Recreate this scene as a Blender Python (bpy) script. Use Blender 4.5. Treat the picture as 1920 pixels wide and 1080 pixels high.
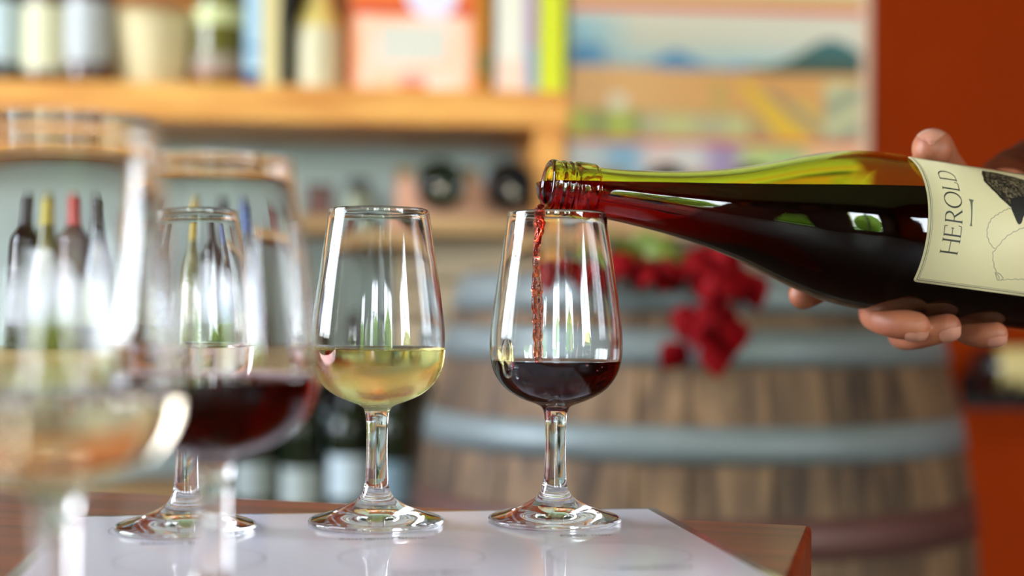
import bpy, bmesh, math, random
from mathutils import Vector, Matrix
random.seed(7)
for o in list(bpy.data.objects): bpy.data.objects.remove(o)
scene = bpy.context.scene
COL = scene.collection
PI = math.pi

# ------------------------------------------------------------------ camera, sky, exposure
F_PX = 2667.0
CAM = Vector((0, 0, .886))
_p, _r = math.radians(.709), math.radians(.5)
_fw = Vector((0, math.cos(_p), math.sin(_p))); _u0 = Vector((0, -math.sin(_p), math.cos(_p))); _x0 = Vector((1, 0, 0))
_rt = _x0*math.cos(_r) + _u0*math.sin(_r); _up = _u0*math.cos(_r) - _x0*math.sin(_r)
cd = bpy.data.cameras.new('camera'); cam = bpy.data.objects.new('camera', cd); COL.objects.link(cam)
cam.matrix_world = Matrix(((_rt.x, _up.x, -_fw.x, CAM.x), (_rt.y, _up.y, -_fw.y, CAM.y), (_rt.z, _up.z, -_fw.z, CAM.z), (0, 0, 0, 1)))
cd.sensor_width = 36; cd.lens = 36*F_PX/1920; cd.clip_start = .02; cd.clip_end = 60
cd.dof.use_dof = True; cd.dof.focus_distance = .692; cd.dof.aperture_fstop = 3.3
scene.camera = cam

world = bpy.data.worlds.new('sky'); scene.world = world; world.use_nodes = True
wt = world.node_tree; wt.nodes.clear()
wo = wt.nodes.new('ShaderNodeOutputWorld'); wb = wt.nodes.new('ShaderNodeBackground'); wb.inputs[1].default_value = 22.0
wc = wt.nodes.new('ShaderNodeTexCoord'); ws = wt.nodes.new('ShaderNodeSeparateXYZ'); wr = wt.nodes.new('ShaderNodeValToRGB')
wr.color_ramp.elements[0].position = 0; wr.color_ramp.elements[0].color = (.93, .96, 1, 1)
wr.color_ramp.elements[1].position = .8; wr.color_ramp.elements[1].color = (.62, .78, 1, 1)
wt.links.new(wc.outputs['Generated'], ws.inputs[0]); wt.links.new(ws.outputs['Z'], wr.inputs[0])
wt.links.new(wr.outputs[0], wb.inputs[0]); wt.links.new(wb.outputs[0], wo.inputs[0])

vs = scene.view_settings
vs.view_transform = 'Standard'; vs.look = 'None'; vs.gamma = 1; vs.use_curve_mapping = False
vs.exposure = 0.15
cy = scene.cycles
cy.max_bounces = 24; cy.transmission_bounces = 24; cy.transparent_max_bounces = 16; cy.glossy_bounces = 8; cy.diffuse_bounces = 5
cy.caustics_reflective = True; cy.caustics_refractive = True; cy.blur_glossy = .6; cy.sample_clamp_indirect = 12
cy.use_denoising = True

# room openings: (wall, a0, a1, z0, z1); a runs along the wall
RX0, RX1, RY0, RZ1 = -2.3, 3.0, -3.4, 3.2
OPEN = {'left': [(.40, 1.75, .9, 2.55)], 'right': [(-2.5, -1.0, .8, 2.15)],
        'front': [(-.60, .30, .05, 2.25), (1.1, 2.3, .3, 2.3), (-1.95, -1.45, .3, 2.2)]}
def portal(name, loc, sx, sy, direction):
    l = bpy.data.lights.new(name, 'AREA'); l.shape = 'RECTANGLE'; l.size = sx; l.size_y = sy; l.cycles.is_portal = True
    o = bpy.data.objects.new(name, l); COL.objects.link(o); o.location = loc
    o.rotation_euler = Vector(direction).to_track_quat('-Z', 'Y').to_euler(); return o
for a0, a1, z0, z1 in OPEN['left']: portal('daylight_portal', (RX0-.02, (a0+a1)/2, (z0+z1)/2), a1-a0, z1-z0, (1, 0, 0))
for a0, a1, z0, z1 in OPEN['right']: portal('daylight_portal', (RX1+.02, (a0+a1)/2, (z0+z1)/2), a1-a0, z1-z0, (-1, 0, 0))
for a0, a1, z0, z1 in OPEN['front']: portal('daylight_portal', ((a0+a1)/2, RY0-.02, (z0+z1)/2), a1-a0, z1-z0, (0, 1, 0))

# ------------------------------------------------------------------ helpers
def ray(px, py): return _fw + _rt*((px-960)/F_PX) - _up*((py-540)/F_PX)
def at(px, py, Y):
    r = ray(px, py); return CAM + r*(Y/r.y)
def tag(o, label=None, cat=None, group=None, kind=None):
    if label: o['label'] = label
    if cat: o['category'] = cat
    if group: o['group'] = group
    if kind: o['kind'] = kind
    return o
def mesh(name, verts, faces, smooth=False):
    m = bpy.data.meshes.new(name); m.from_pydata([tuple(v) for v in verts], [], faces); m.update()
    if smooth: m.polygons.foreach_set('use_smooth', [True]*len(m.polygons))
    return m
def link(name, me, mat=None, parent=None, loc=None, rot=None):
    o = bpy.data.objects.new(name, me); COL.objects.link(o)
    if mat is not None and me is not None and len(me.materials) == 0: me.materials.append(mat)
    if parent is not None: o.parent = parent
    if loc is not None: o.location = loc
    if rot is not None: o.rotation_euler = rot
    return o
def empty(name, loc=(0, 0, 0), rz=0):
    o = bpy.data.objects.new(name, None); COL.objects.link(o); o.location = loc; o.rotation_euler = (0, 0, rz); o.empty_display_size = .02; return o
def box_mesh(name, x0, x1, y0, y1, z0, z1, bev=0, seg=2):
    bm = bmesh.new(); bmesh.ops.create_cube(bm, size=1)
    for v in bm.verts: v.co = Vector(((x0+x1)/2 + v.co.x*(x1-x0), (y0+y1)/2 + v.co.y*(y1-y0), (z0+z1)/2 + v.co.z*(z1-z0)))
    if bev: bmesh.ops.bevel(bm, geom=bm.edges[:], offset=bev, segments=seg, affect='EDGES', profile=.5)
    m = bpy.data.meshes.new(name); bm.to_mesh(m); bm.free(); return m
def boxes_mesh(name, lst):
    V, Fc = [], []
    for x0, x1, y0, y1, z0, z1 in lst:
        b = len(V); V += [(x, y, z) for x in (x0, x1) for y in (y0, y1) for z in (z0, z1)]
        Fc += [tuple(b+i for i in f) for f in ((0, 1, 3, 2), (4, 6, 7, 5), (0, 4, 5, 1), (2, 3, 7, 6), (0, 2, 6, 4), (1, 5, 7, 3))]
    return mesh(name, V, Fc)
def spline(pts, sub=6):
    out = []
    n = len(pts)
    for i in range(n-1):
        p0 = pts[max(i-1, 0)]; p1 = pts[i]; p2 = pts[i+1]; p3 = pts[min(i+2, n-1)]
        for k in range(sub):
            t = k/sub
            out.append(tuple(.5*((2*b)+(-a+c)*t+(2*a-5*b+4*c-d)*t*t+(-a+3*b-3*c+d)*t**3) for a, b, c, d in zip(p0, p1, p2, p3)))
    out.append(tuple(pts[-1])); return out
def lathe(name, prof, n=64, axis='Z', smooth=True, fn=None):
    """prof = [(r, h)], spun about the axis; ends with r == 0 close to a point."""
    V, Fc, rings = [], [], []
    for r, h in prof:
        if r < 1e-7: rings.append([len(V)]); V.append((0, 0, h))
        else:
            rings.append(list(range(len(V), len(V)+n)))
            V += [(r*math.cos(2*PI*k/n), r*math.sin(2*PI*k/n), h) for k in range(n)]
    for A, B in zip(rings, rings[1:]):
        for k in range(n):
            k2 = (k+1) % n
            if len(A) == 1 and len(B) == 1: continue
            if len(A) == 1: Fc.append((A[0], B[k2], B[k]))
            elif len(B) == 1: Fc.append((A[k], A[k2], B[0]))
            else: Fc.append((A[k], A[k2], B[k2], B[k]))
    if fn: V = [fn(Vector(v)) for v in V]
    return mesh(name, V, Fc, smooth)
def tube(name, pts, rad, n=12, caps=True, ell=None):
    """swept tube; rad a number or list; ell = list of (rx, ry, twist)"""
    pts = [Vector(p) for p in pts]; V, Fc = [], []
    up = Vector((0, 0, 1)); prevx = None
    for i, p in enumerate(pts):
        t = (pts[min(i+1, len(pts)-1)]-pts[max(i-1, 0)]).normalized()
        if prevx is None:
            x = t.cross(up if abs(t.z) < .9 else Vector((1, 0, 0))).normalized()
        else: x = (prevx - t*prevx.dot(t)).normalized()
        prevx = x; y = t.cross(x)
        rx, ry, tw = ell[i] if ell else ((rad if not isinstance(rad, (list, tuple)) else rad[i]),)*2 + (0,)
        for k in range(n):
            a = 2*PI*k/n; ca, sa = rx*math.cos(a), ry*math.sin(a)
            V.append(p + x*(ca*math.cos(tw)-sa*math.sin(tw)) + y*(ca*math.sin(tw)+sa*math.cos(tw)))
    for i in range(len(pts)-1):
        for k in range(n):
            k2 = (k+1) % n; Fc.append((i*n+k, i*n+k2, (i+1)*n+k2, (i+1)*n+k))
    if caps: Fc.append(tuple(reversed(range(n)))); Fc.append(tuple((len(pts)-1)*n+k for k in range(n)))
    return mesh(name, V, Fc, True)

# ------------------------------------------------------------------ materials
def new_mat(name):
    m = bpy.data.materials.new(name); m.use_nodes = True; return m, m.node_tree, m.node_tree.nodes['Principled BSDF']
def srgb(*c):
    return tuple((v/255/12.92 if v/255 <= .04045 else ((v/255+.055)/1.055)**2.4) for v in c) + (1,)
def solid(name, c, rough=.5, metal=0, var=.0, scale=8, bump=0, spec=.5, coat=0):
    m, t, b = new_mat(name)
    b.inputs['Roughness'].default_value = rough; b.inputs['Metallic'].default_value = metal; b.inputs['Specular IOR Level'].default_value = spec
    b.inputs['Coat Weight'].default_value = coat
    b.inputs['Base Color'].default_value = c
    if var or bump:
        tc = t.nodes.new('ShaderNodeTexCoord'); n = t.nodes.new('ShaderNodeTexNoise'); n.inputs['Scale'].default_value = scale; n.inputs['Detail'].default_value = 5
        t.links.new(tc.outputs['Object'], n.inputs['Vector'])
        if var:
            r = t.nodes.new('ShaderNodeValToRGB')
            r.color_ramp.elements[0].position = .3; r.color_ramp.elements[1].position = .7
            r.color_ramp.elements[0].color = tuple(x*(1-var) for x in c[:3])+(1,); r.color_ramp.elements[1].color = tuple(min(1, x*(1+var)) for x in c[:3])+(1,)
            t.links.new(n.outputs['Fac'], r.inputs[0]); t.links.new(r.outputs[0], b.inputs['Base Color'])
        if bump:
            bp = t.nodes.new('ShaderNodeBump'); bp.inputs['Strength'].default_value = bump; bp.inputs['Distance'].default_value = .002
            t.links.new(n.outputs['Fac'], bp.inputs['Height']); t.links.new(bp.outputs[0], b.inputs['Normal'])
    return m
def wood(name, c0, c1, rough=.45, scale=(2, 30, 30), rnd=0, coat=0, detail=6, bump=.15):
    m, t, b = new_mat(name)
    tc = t.nodes.new('ShaderNodeTexCoord'); mp = t.nodes.new('ShaderNodeMapping'); mp.inputs['Scale'].default_value = scale
    n = t.nodes.new('ShaderNodeTexNoise'); n.inputs['Scale'].default_value = 3; n.inputs['Detail'].default_value = detail; n.inputs['Distortion'].default_value = .6
    r = t.nodes.new('ShaderNodeValToRGB'); r.color_ramp.elements[0].position = .32; r.color_ramp.elements[1].position = .68
    r.color_ramp.elements[0].color = c0; r.color_ramp.elements[1].color = c1
    t.links.new(tc.outputs['Object'], mp.inputs[0]); t.links.new(mp.outputs[0], n.inputs['Vector']); t.links.new(n.outputs['Fac'], r.inputs[0])
    col = r.outputs[0]
    if rnd:
        oi = t.nodes.new('ShaderNodeObjectInfo'); mr = t.nodes.new('ShaderNodeMapRange'); mr.inputs['To Min'].default_value = 1-rnd; mr.inputs['To Max'].default_value = 1+rnd*.7
        t.links.new(oi.outputs['Random'], mr.inputs['Value'])
        ad = t.nodes.new('ShaderNodeVectorMath'); ad.operation = 'ADD'; t.links.new(tc.outputs['Object'], ad.inputs[0]); t.links.new(oi.outputs['Random'], ad.inputs[1]); t.links.new(ad.outputs[0], mp.inputs[0])
        hs = t.nodes.new('ShaderNodeHueSaturation'); t.links.new(mr.outputs[0], hs.inputs['Value']); t.links.new(col, hs.inputs['Color']); col = hs.outputs[0]
    t.links.new(col, b.inputs['Base Color']); b.inputs['Roughness'].default_value = rough; b.inputs['Coat Weight'].default_value = coat; b.inputs['Coat Roughness'].default_value = .12
    bp = t.nodes.new('ShaderNodeBump'); bp.inputs['Strength'].default_value = bump; bp.inputs['Distance'].default_value = .001
    t.links.new(n.outputs['Fac'], bp.inputs['Height']); t.links.new(bp.outputs[0], b.inputs['Normal'])
    return m
def glass(name, c=(1, 1, 1, 1), rough=0, ior=1.5):
    m, t, b = new_mat(name); b.inputs['Base Color'].default_value = c; b.inputs['Roughness'].default_value = rough
    b.inputs['Transmission Weight'].default_value = 1; b.inputs['IOR'].default_value = ior; return m
def liquid(name, sigma):
    """clear liquid; sigma = absorption per metre for r, g, b; the face attribute 'ior' says what each face borders on (air or glass)"""
    m = bpy.data.materials.new(name); m.use_nodes = True; t = m.node_tree; t.nodes.remove(t.nodes['Principled BSDF'])
    b = t.nodes.new('ShaderNodeBsdfGlass'); b.inputs['Roughness'].default_value = 0; b.inputs['Color'].default_value = (1, 1, 1, 1)
    a = t.nodes.new('ShaderNodeAttribute'); a.attribute_name = 'ior'; t.links.new(a.outputs['Fac'], b.inputs['IOR'])
    va = t.nodes.new('ShaderNodeVolumeAbsorption'); k = max(sigma)
    va.inputs['Color'].default_value = tuple(1-s/k for s in sigma)+(1,); va.inputs['Density'].default_value = k
    out = t.nodes['Material Output']
    t.links.new(b.outputs[0], out.inputs['Surface']); t.links.new(va.outputs[0], out.inputs['Volume']); return m
N_GLASS, N_WINE = 1.5, 1.34
def set_ior(me, fn):
    """fn(polygon) -> True where the wine touches glass"""
    at_ = me.attributes.new('ior', 'FLOAT', 'FACE')
    at_.data.foreach_set('value', [N_WINE/N_GLASS if fn(p) else N_WINE for p in me.polygons]); return me
def painted(name, rough=.5):
    m, t, b = new_mat(name); a = t.nodes.new('ShaderNodeVertexColor'); a.layer_name = 'print'
    t.links.new(a.outputs['Color'], b.inputs['Base Color']); b.inputs['Roughness'].default_value = rough; return m

M_CLEAR = glass('clear_glass', (.985, .995, .99, 1))
M_GREEN = glass('olive_green_glass', (.93, .93, .16, 1), ior=1.5)
M_RED = liquid('red_wine', (75, 420, 330)); M_STREAM = liquid('falling_red_wine', (12, 220, 290))
M_WHITE = liquid('white_wine', (1.0, 3.4, 22)); M_AMBER = liquid('amber_wine', (2.5, 7, 14)); M_ROSE = liquid('rose_wine', (1, 9, 10))
# bowl of the chilled glass: condensation mist up to the wine line
def misted(name, z0, z1):
    m = glass(name, (.985, .995, .99, 1)); t = m.node_tree; b = t.nodes['Principled BSDF']
    tc = t.nodes.new('ShaderNodeTexCoord'); s = t.nodes.new('ShaderNodeSeparateXYZ'); t.links.new(tc.outputs['Object'], s.inputs[0])
    mr = t.nodes.new('ShaderNodeMapRange'); mr.inputs['From Min'].default_value = z1; mr.inputs['From Max'].default_value = z0; mr.inputs['To Min'].default_value = 0; mr.inputs['To Max'].default_value = .42
    n = t.nodes.new('ShaderNodeTexNoise'); n.inputs['Scale'].default_value = 45; n.inputs['Detail'].default_value = 4; t.links.new(tc.outputs['Object'], n.inputs['Vector'])
    r2 = t.nodes.new('ShaderNodeMapRange'); r2.inputs['From Min'].default_value = .30; r2.inputs['From Max'].default_value = .60; t.links.new(n.outputs['Fac'], r2.inputs['Value'])
    mu = t.nodes.new('ShaderNodeMath'); mu.operation = 'MULTIPLY'; t.links.new(s.outputs['Z'], mr.inputs['Value']); t.links.new(mr.outputs[0], mu.inputs[0]); t.links.new(r2.outputs[0], mu.inputs[1])
    t.links.new(mu.outputs[0], b.inputs['Roughness']); return m
M_MIST = misted('misted_clear_glass', .073, .0842)
M_TABLE = wood('mahogany_table_wood', srgb(92, 32, 14), srgb(150, 64, 32), rough=.34, scale=(1.2, 22, 22), coat=.25)
M_PAPER = solid('laminated_paper', srgb(242, 235, 253), rough=.32, coat=.8)
M_PAPER.node_tree.nodes['Principled BSDF'].inputs['Coat Roughness'].default_value = .06
M_LAM = solid('laminate_border', srgb(176, 158, 146), rough=.12, coat=1)
M_INK = solid('printing_ink', srgb(34, 32, 40), rough=.6); M_RING = solid('grey_ring_ink', srgb(140, 130, 138), rough=.5)
M_LABEL = solid('cream_label_paper', srgb(226, 212, 170), rough=.5, var=.02, scale=60)
M_LINK = solid('label_ink', srgb(48, 46, 38), rough=.6); M_LGREY = solid('label_grey_ink', srgb(96, 96, 84), rough=.6); M_BLACK = solid('black_ink', srgb(22, 18, 16), rough=.6)

def skin():
    m, t, b = new_mat('brown_skin')
    tc = t.nodes.new('ShaderNodeTexCoord'); n = t.nodes.new('ShaderNodeTexNoise'); n.inputs['Scale'].default_value = 40; n.inputs['Detail'].default_value = 4
    t.links.new(tc.outputs['Object'], n.inputs['Vector'])
    r = t.nodes.new('ShaderNodeValToRGB'); r.color_ramp.elements[0].position = .3; r.color_ramp.elements[1].position = .7
    r.color_ramp.elements[0].color = srgb(150, 84, 58); r.color_ramp.elements[1].color = srgb(190, 118, 86)
    t.links.new(n.outputs['Fac'], r.inputs[0]); t.links.new(r.outputs[0], b.inputs['Base Color'])
    b.inputs['Roughness'].default_value = .5; b.inputs['Subsurface Weight'].default_value = .15; b.inputs['Subsurface Radius'].default_value = (.6, .22, .1); b.inputs['Subsurface Scale'].default_value = .006
    n2 = t.nodes.new('ShaderNodeTexNoise'); n2.inputs['Scale'].default_value = 420; t.links.new(tc.outputs['Object'], n2.inputs['Vector'])
    bp = t.nodes.new('ShaderNodeBump'); bp.inputs['Strength'].default_value = .35; bp.inputs['Distance'].default_value = .0008
    t.links.new(n2.outputs['Fac'], bp.inputs['Height']); t.links.new(bp.outputs[0], b.inputs['Normal']); return m
M_SKIN = skin(); M_NAIL = solid('fingernail', srgb(198, 136, 116), rough=.28, coat=.4)

M_SHELF = wood('honey_pine_shelf', srgb(196, 122, 42), srgb(236, 176, 88), rough=.5, scale=(1.5, 14, 14))
M_SHELFBACK = wood('amber_panel_wood', srgb(120, 62, 14), srgb(168, 96, 26), rough=.6, scale=(1, 10, 10))
M_MIDWOOD = wood('tan_shelf_wood', srgb(150, 116, 74), srgb(190, 154, 104), rough=.6, scale=(1.5, 14, 14))
M_PINKWOOD = wood('pink_pine_wood', srgb(206, 150, 124), srgb(228, 178, 152), rough=.6, scale=(2, 12, 12))
M_WALLG = solid('grey_green_wall_paint', srgb(196, 214, 214), rough=.8, var=.05, scale=3)
M_ORANGE = solid('burnt_orange_plaster', srgb(134, 42, 0), spec=.1, rough=.9, var=.06, scale=4, bump=.1)
M_CREAMW = solid('brown_plaster', srgb(112, 88, 70), rough=.8, var=.04, scale=3)
M_CEIL = solid('pale_ceiling_boards', srgb(214, 208, 196), rough=.85)
M_FLOOR = wood('floor_boards_wood', srgb(56, 38, 26), srgb(84, 58, 40), rough=.5, scale=(1, 12, 12))
M_FRAME = solid('dark_window_frame', srgb(66, 48, 38), rough=.5)
M_STAVE = wood('weathered_oak_stave', srgb(62, 44, 30), srgb(136, 106, 76), rough=.7, scale=(14, 14, 1.6), rnd=.42)
M_HOOP = solid('galvanised_hoop_steel', srgb(120, 130, 132), rough=.5, metal=.3, var=.12, scale=9)
M_RUST = solid('rusty_hoop_steel', srgb(96, 64, 58), rough=.5, metal=.3, var=.2, scale=9)
M_HEAD = wood('barrel_head_oak', srgb(140, 112, 80), srgb(186, 152, 110), rough=.7, scale=(14, 2, 2))

# ------------------------------------------------------------------ back wall frame: u along the wall, v into it
BETA = math.radians(5.0); WO = Vector((0, 2.30, 0))
UD = Vector((math.cos(BETA), math.sin(BETA), 0)); VD = Vector((-math.sin(BETA), math.cos(BETA), 0))
MW = Matrix.Translation(WO) @ Matrix.Rotation(BETA, 4, 'Z')
def bw(u, v, z): return WO + UD*u + VD*v + Vector((0, 0, z))
def wp(px, py, v):
    """(u, z) where the sight line meets the plane v behind the shelf front"""
    r = ray(px, py); o = WO + VD*v
    t = (o-CAM).dot(VD)/r.dot(VD); p = CAM + r*t
    return (p-WO).dot(UD), p.z
WALL_V = .36

# ------------------------------------------------------------------ the room
def holed(lo, hi, z1, holes):
    """rectangles (a0, a1, z0, z1) of a wall from lo to hi with holes"""
    out = []; x = lo
    for a0, a1, b0, b1 in sorted(holes):
        out.append((x, a0, 0, z1)); out.append((a0, a1, 0, b0)); out.append((a0, a1, b1, z1)); x = a1
    out.append((x, hi, 0, z1)); return out
tag(link('floor', box_mesh('floor', RX0-.2, RX1+.2, RY0-.2, 3.3, -.1, 0), M_FLOOR), kind='structure')
tag(link('ceiling', box_mesh('ceiling', RX0-.2, RX1+.2, RY0-.2, 3.3, RZ1, RZ1+.1), M_CEIL), kind='structure')
tag(link('wall_left', boxes_mesh('wall_left', [(RX0-.14, RX0, a, b, c, d) for a, b, c, d in holed(RY0, 3.2, RZ1, OPEN['left'])]), M_CREAMW), kind='structure')
tag(link('wall_right', boxes_mesh('wall_right', [(RX1, RX1+.14, a, b, c, d) for a, b, c, d in holed(RY0, 3.2, RZ1, OPEN['right'])]), M_ORANGE), kind='structure')
tag(link('wall_front', boxes_mesh('wall_front', [(a, b, RY0-.14, RY0, c, d) for a, b, c, d in holed(RX0, RX1, RZ1, OPEN['front'])]), M_CREAMW), kind='structure')
PU0 = wp(1640, 300, .30)[0]
w = tag(link('wall_back', box_mesh('wall_back', -2.9, 3.3, WALL_V, WALL_V+.14, 0, RZ1), M_WALLG), kind='structure'); w.matrix_world = MW
w = tag(link('wall_back_pier', box_mesh('wall_back_pier', PU0, 3.2, .30, WALL_V, 0, RZ1, .006), M_ORANGE), kind='structure'); w.matrix_world = MW
nwin = 0
def window(wall, a0, a1, z0, z1):
    global nwin; nwin += 1
    fr = []; s = .05; mid = (a0+a1)/2
    for x0, x1, y0, y1 in ((a0, a0+s, z0, z1), (a1-s, a1, z0, z1), (a0, a1, z0, z0+s), (a0, a1, z1-s, z1), (mid-s/2, mid+s/2, z0, z1)):
        if wall == 'left': fr.append((RX0-.1, RX0-.04, x0, x1, y0, y1))
        elif wall == 'right': fr.append((RX1+.04, RX1+.1, x0, x1, y0, y1))
        else: fr.append((x0, x1, RY0-.1, RY0-.04, y0, y1))
    tag(link('window_%d' % nwin, boxes_mesh('window_frame', fr), M_FRAME), kind='structure')
for k in ('left', 'right', 'front'):
    for h in OPEN[k]: window(k, *h)
# ground and hedges outside the windows
tag(link('ground_outside', box_mesh('ground_outside', -14, 14, -16, 12, -.3, -.12), solid('lawn', srgb(104, 128, 52), rough=.9, var=.3, scale=2)), kind='structure')
M_HEDGE = solid('hedge_leaves', srgb(140, 176, 40), rough=.7, var=.5, scale=7)
def bush(x, y, rx, ry, h, label):
    bm = bmesh.new(); bmesh.ops.create_icosphere(bm, subdivisions=5, radius=1)
    for v in bm.verts:
        d = v.co.copy(); k = 1 + .09*math.sin(9*d.x+3*d.z+x)*math.sin(8*d.y-2+y) + .05*math.sin(21*d.x)*math.sin(19*d.z+d.y*17)
        v.co = Vector((d.x*rx*k, d.y*ry*k, h*.5 + d.z*h*.5*k - .15))
    m = bpy.data.meshes.new('hedge'); bm.to_mesh(m); bm.free()
    m.polygons.foreach_set('use_smooth', [True]*len(m.polygons))
    tag(link('garden_bush', m, M_HEDGE, loc=(x, y, 0)), label, 'bush', 'bushes in the garden outside')
bush(.12, -5.6, .42, .5, 2.5, 'rounded green garden bush outside the doorway behind the camera')
bush(2.5, -5.6, .75, .5, 2.7, 'wide green garden bush outside the front window by the corner')
bush(-2.6, -5.6, .4, .4, 2.3, 'small green garden bush outside the narrow front window')
bush(5.0, -2.9, .6, .8, 1.75, 'green garden bush outside the tall right window')
bush(5.6, -1.2, .7, .8, 1.6, 'green garden bush outside the right window near the camera')

# added ceiling spotlights, out of view, that brighten the shelf wall
M_CAN = solid('added_lamp_metal', srgb(210, 206, 198), rough=.4, metal=.2); M_LENS = solid('added_lamp_lens', srgb(240, 236, 220), rough=.2)
def spotlight(x, y, tx_, ty_, tz_, watts, label):
    r = empty('added_spotlight', (x, y, RZ1)); tag(r, label, 'added lamp', 'added spotlights out of view')
    link('base', lathe('base', [(0, -.025), (.045, -.025), (.05, -.02), (.05, 0), (0, 0)], 32), M_CAN, r)
    link('arm', tube('arm', [(0, 0, -.02), (0, 0, -.12)], .008, 12), M_CAN, r)
    d = Vector((tx_-x, ty_-y, tz_-RZ1+.14)).normalized(); q = d.to_track_quat('Z', 'Y')
    link('can', lathe('can', [(0, -.07), (.03, -.07), (.036, -.06), (.044, .06), (.044, .07), (.040, .07), (.034, -.05), (0, -.05)], 32), M_CAN, r, loc=(0, 0, -.14), rot=q.to_euler())
    l = bpy.data.lights.new('fill_spot', 'SPOT'); l.energy = watts; l.color = (1, .86, .68); l.spot_size = math.radians(50); l.spot_blend = .8; l.shadow_soft_size = .035
    lo = bpy.data.objects.new('fill_spot', l); COL.objects.link(lo); lo.parent = r; lo.location = Vector((0, 0, -.14)) + d*.075; lo.rotation_euler = d.to_track_quat('-Z', 'Y').to_euler()
spotlight(-.75, -.45, -.62, 2.4, .9, 40, 'added unseen ceiling spotlight brightening the left end of the shelf')
spotlight(.0, -.45, -.05, 2.4, .9, 42, 'added unseen ceiling spotlight brightening the middle of the shelf')
spotlight(.75, -.45, .62, 2.55, 1.75, 62, 'added unseen ceiling spotlight brightening the poster and orange wall')

# ------------------------------------------------------------------ table and mat
TZ = .78
corner = Vector((.1474, .6959, 0)); ta = math.radians(-15.2)
tx = Vector((math.cos(ta), math.sin(ta), 0)); ty = Vector((-tx.y, tx.x, 0))
TW, TD = 1.15, .85
troot = empty('tasting_table', corner - tx*(TW/2) - ty*(TD/2), ta)
tag(troot, 'reddish brown wooden tasting table with a laminated mat and glasses on it', 'table')
link('tabletop', box_mesh('tabletop', -TW/2, TW/2, -TD/2, TD/2, TZ-.038, TZ, .0025), M_TABLE, troot)
for sx in (-1, 1):
    for sy in (-1, 1):
        cx, cy_ = sx*(TW/2-.07), sy*(TD/2-.07)
        link('leg', box_mesh('leg', cx-.03, cx+.03, cy_-.03, cy_+.03, 0, TZ-.038, .003), M_TABLE, troot)
for sy in (-1, 1): link('apron', box_mesh('apron', -TW/2+.10, TW/2-.10, sy*(TD/2-.07)-.011, sy*(TD/2-.07)+.011, TZ-.118, TZ-.038), M_TABLE, troot)
for sx in (-1, 1): link('apron', box_mesh('apron', sx*(TW/2-.07)-.011, sx*(TW/2-.07)+.011, -TD/2+.10, TD/2-.10, TZ-.118, TZ-.038), M_TABLE, troot)

pa = math.radians(9.2)
pw, pd = .287, .205
proot = empty('tasting_mat', (.0718, .742, TZ), pa)      # origin at its far right corner
tag(proot, 'white laminated tasting mat with printed circles lying under the glasses', 'mat')
link('laminate', box_mesh('laminate', -pw-.005, .005, -pd-.005, .005, .0001, .0006), M_LAM, proot)
link('paper', box_mesh('paper', -pw, 0, -pd, 0, .0002, .0008), M_PAPER, proot)
def ploc(p):   # world xy -> mat coordinates
    d = Vector((p[0]-.0718, p[1]-.742)); c, s = math.cos(pa), math.sin(pa)
    return Vector((d.x*c+d.y*s, -d.x*s+d.y*c))
def ring_mesh(cx, cy, r, w, n=96):
    V, Fc = [], []
    for k in range(n):
        a = 2*PI*k/n
        for rr in (r-w/2, r+w/2): V.append((cx+rr*math.cos(a), cy+rr*math.sin(a), .00095))
    for k in range(n):
        j = (k+1) % n; Fc.append((2*k, 2*k+1, 2*j+1, 2*j))
    return mesh('printed_circle', V, Fc)
G_POS = {'left': (-.1505, .662), 'mid': (-.0642, .684), 'right': (.0218, .6955)}
for p in ((-.155, .662), (-.066, .683), (.020, .695), (-.131, .584), (-.0408, .5945), (.0465, .605)):
    q = ploc(p); link('printed_circle', ring_mesh(q.x, q.y, .0303, .0004), M_RING, proot)
def text_mesh(txt, size):
    c = bpy.data.curves.new('t', 'FONT'); c.body = txt; c.size = size; c.align_x = 'CENTER'
    o = bpy.data.objects.new('t', c); COL.objects.link(o); dg = bpy.context.evaluated_depsgraph_get()
    m = bpy.data.meshes.new_from_object(o.evaluated_get(dg)); bpy.data.objects.remove(o); m.materials.clear(); return m
def onz(px, py, z):
    r = ray(px, py); return CAM + r*((z-CAM.z)/r.z)
for txt, px, py in (('Schaum Brut', 330, 1023), ('Sauvignon Blanc', 718, 1014), ('Pinot noir', 1100, 1008), ('Chenin Blanc', 812, 1079), ('Chardonnay', 1232, 1069)):
    q = ploc(onz(px, py, TZ)); link('printed_name', text_mesh(txt, .0061), M_INK, proot, loc=(q.x, q.y-.0008, .00095))

# ------------------------------------------------------------------ tasting glasses
mm = lambda L: [(a/1000, b/1000) for a, b in L]
FOOT = mm([(0, 1.6), (10, 1.5), (20, 1.0), (27, .35), (30, 0), (31.2, .05), (32.1, .6), (32.5, 1.4), (32.2, 2.3), (31, 3.0), (28, 3.9), (23, 5.3), (17.5, 7.3), (12.6, 9.7), (9, 12.2), (7.1, 14.8), (6.1, 17.6), (5.6, 21)])
STEM = mm([(5.6, 21), (5.25, 27), (5.05, 34), (5.0, 41), (5.1, 47), (5.5, 51.5), (6.1, 54.2)])
BOWL_O = mm([(6.1, 54.2), (7.2, 56.0), (10, 57.4), (14.5, 59.0), (19, 61.0), (22.8, 63.3), (26.1, 66.3), (28.6, 69.6), (30.5, 73.3), (31.8, 78), (32.4, 83.5), (32.4, 88.5), (31.9, 95.5), (30.9, 104), (29.5, 114), (27.7, 126), (25.9, 138), (24.5, 147), (24.2, 149.2)])
RIM = mm([(24.2, 149.2), (24.1, 150.3), (23.6, 151), (23.0, 151), (22.6, 150.3), (22.7, 149)])
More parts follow.
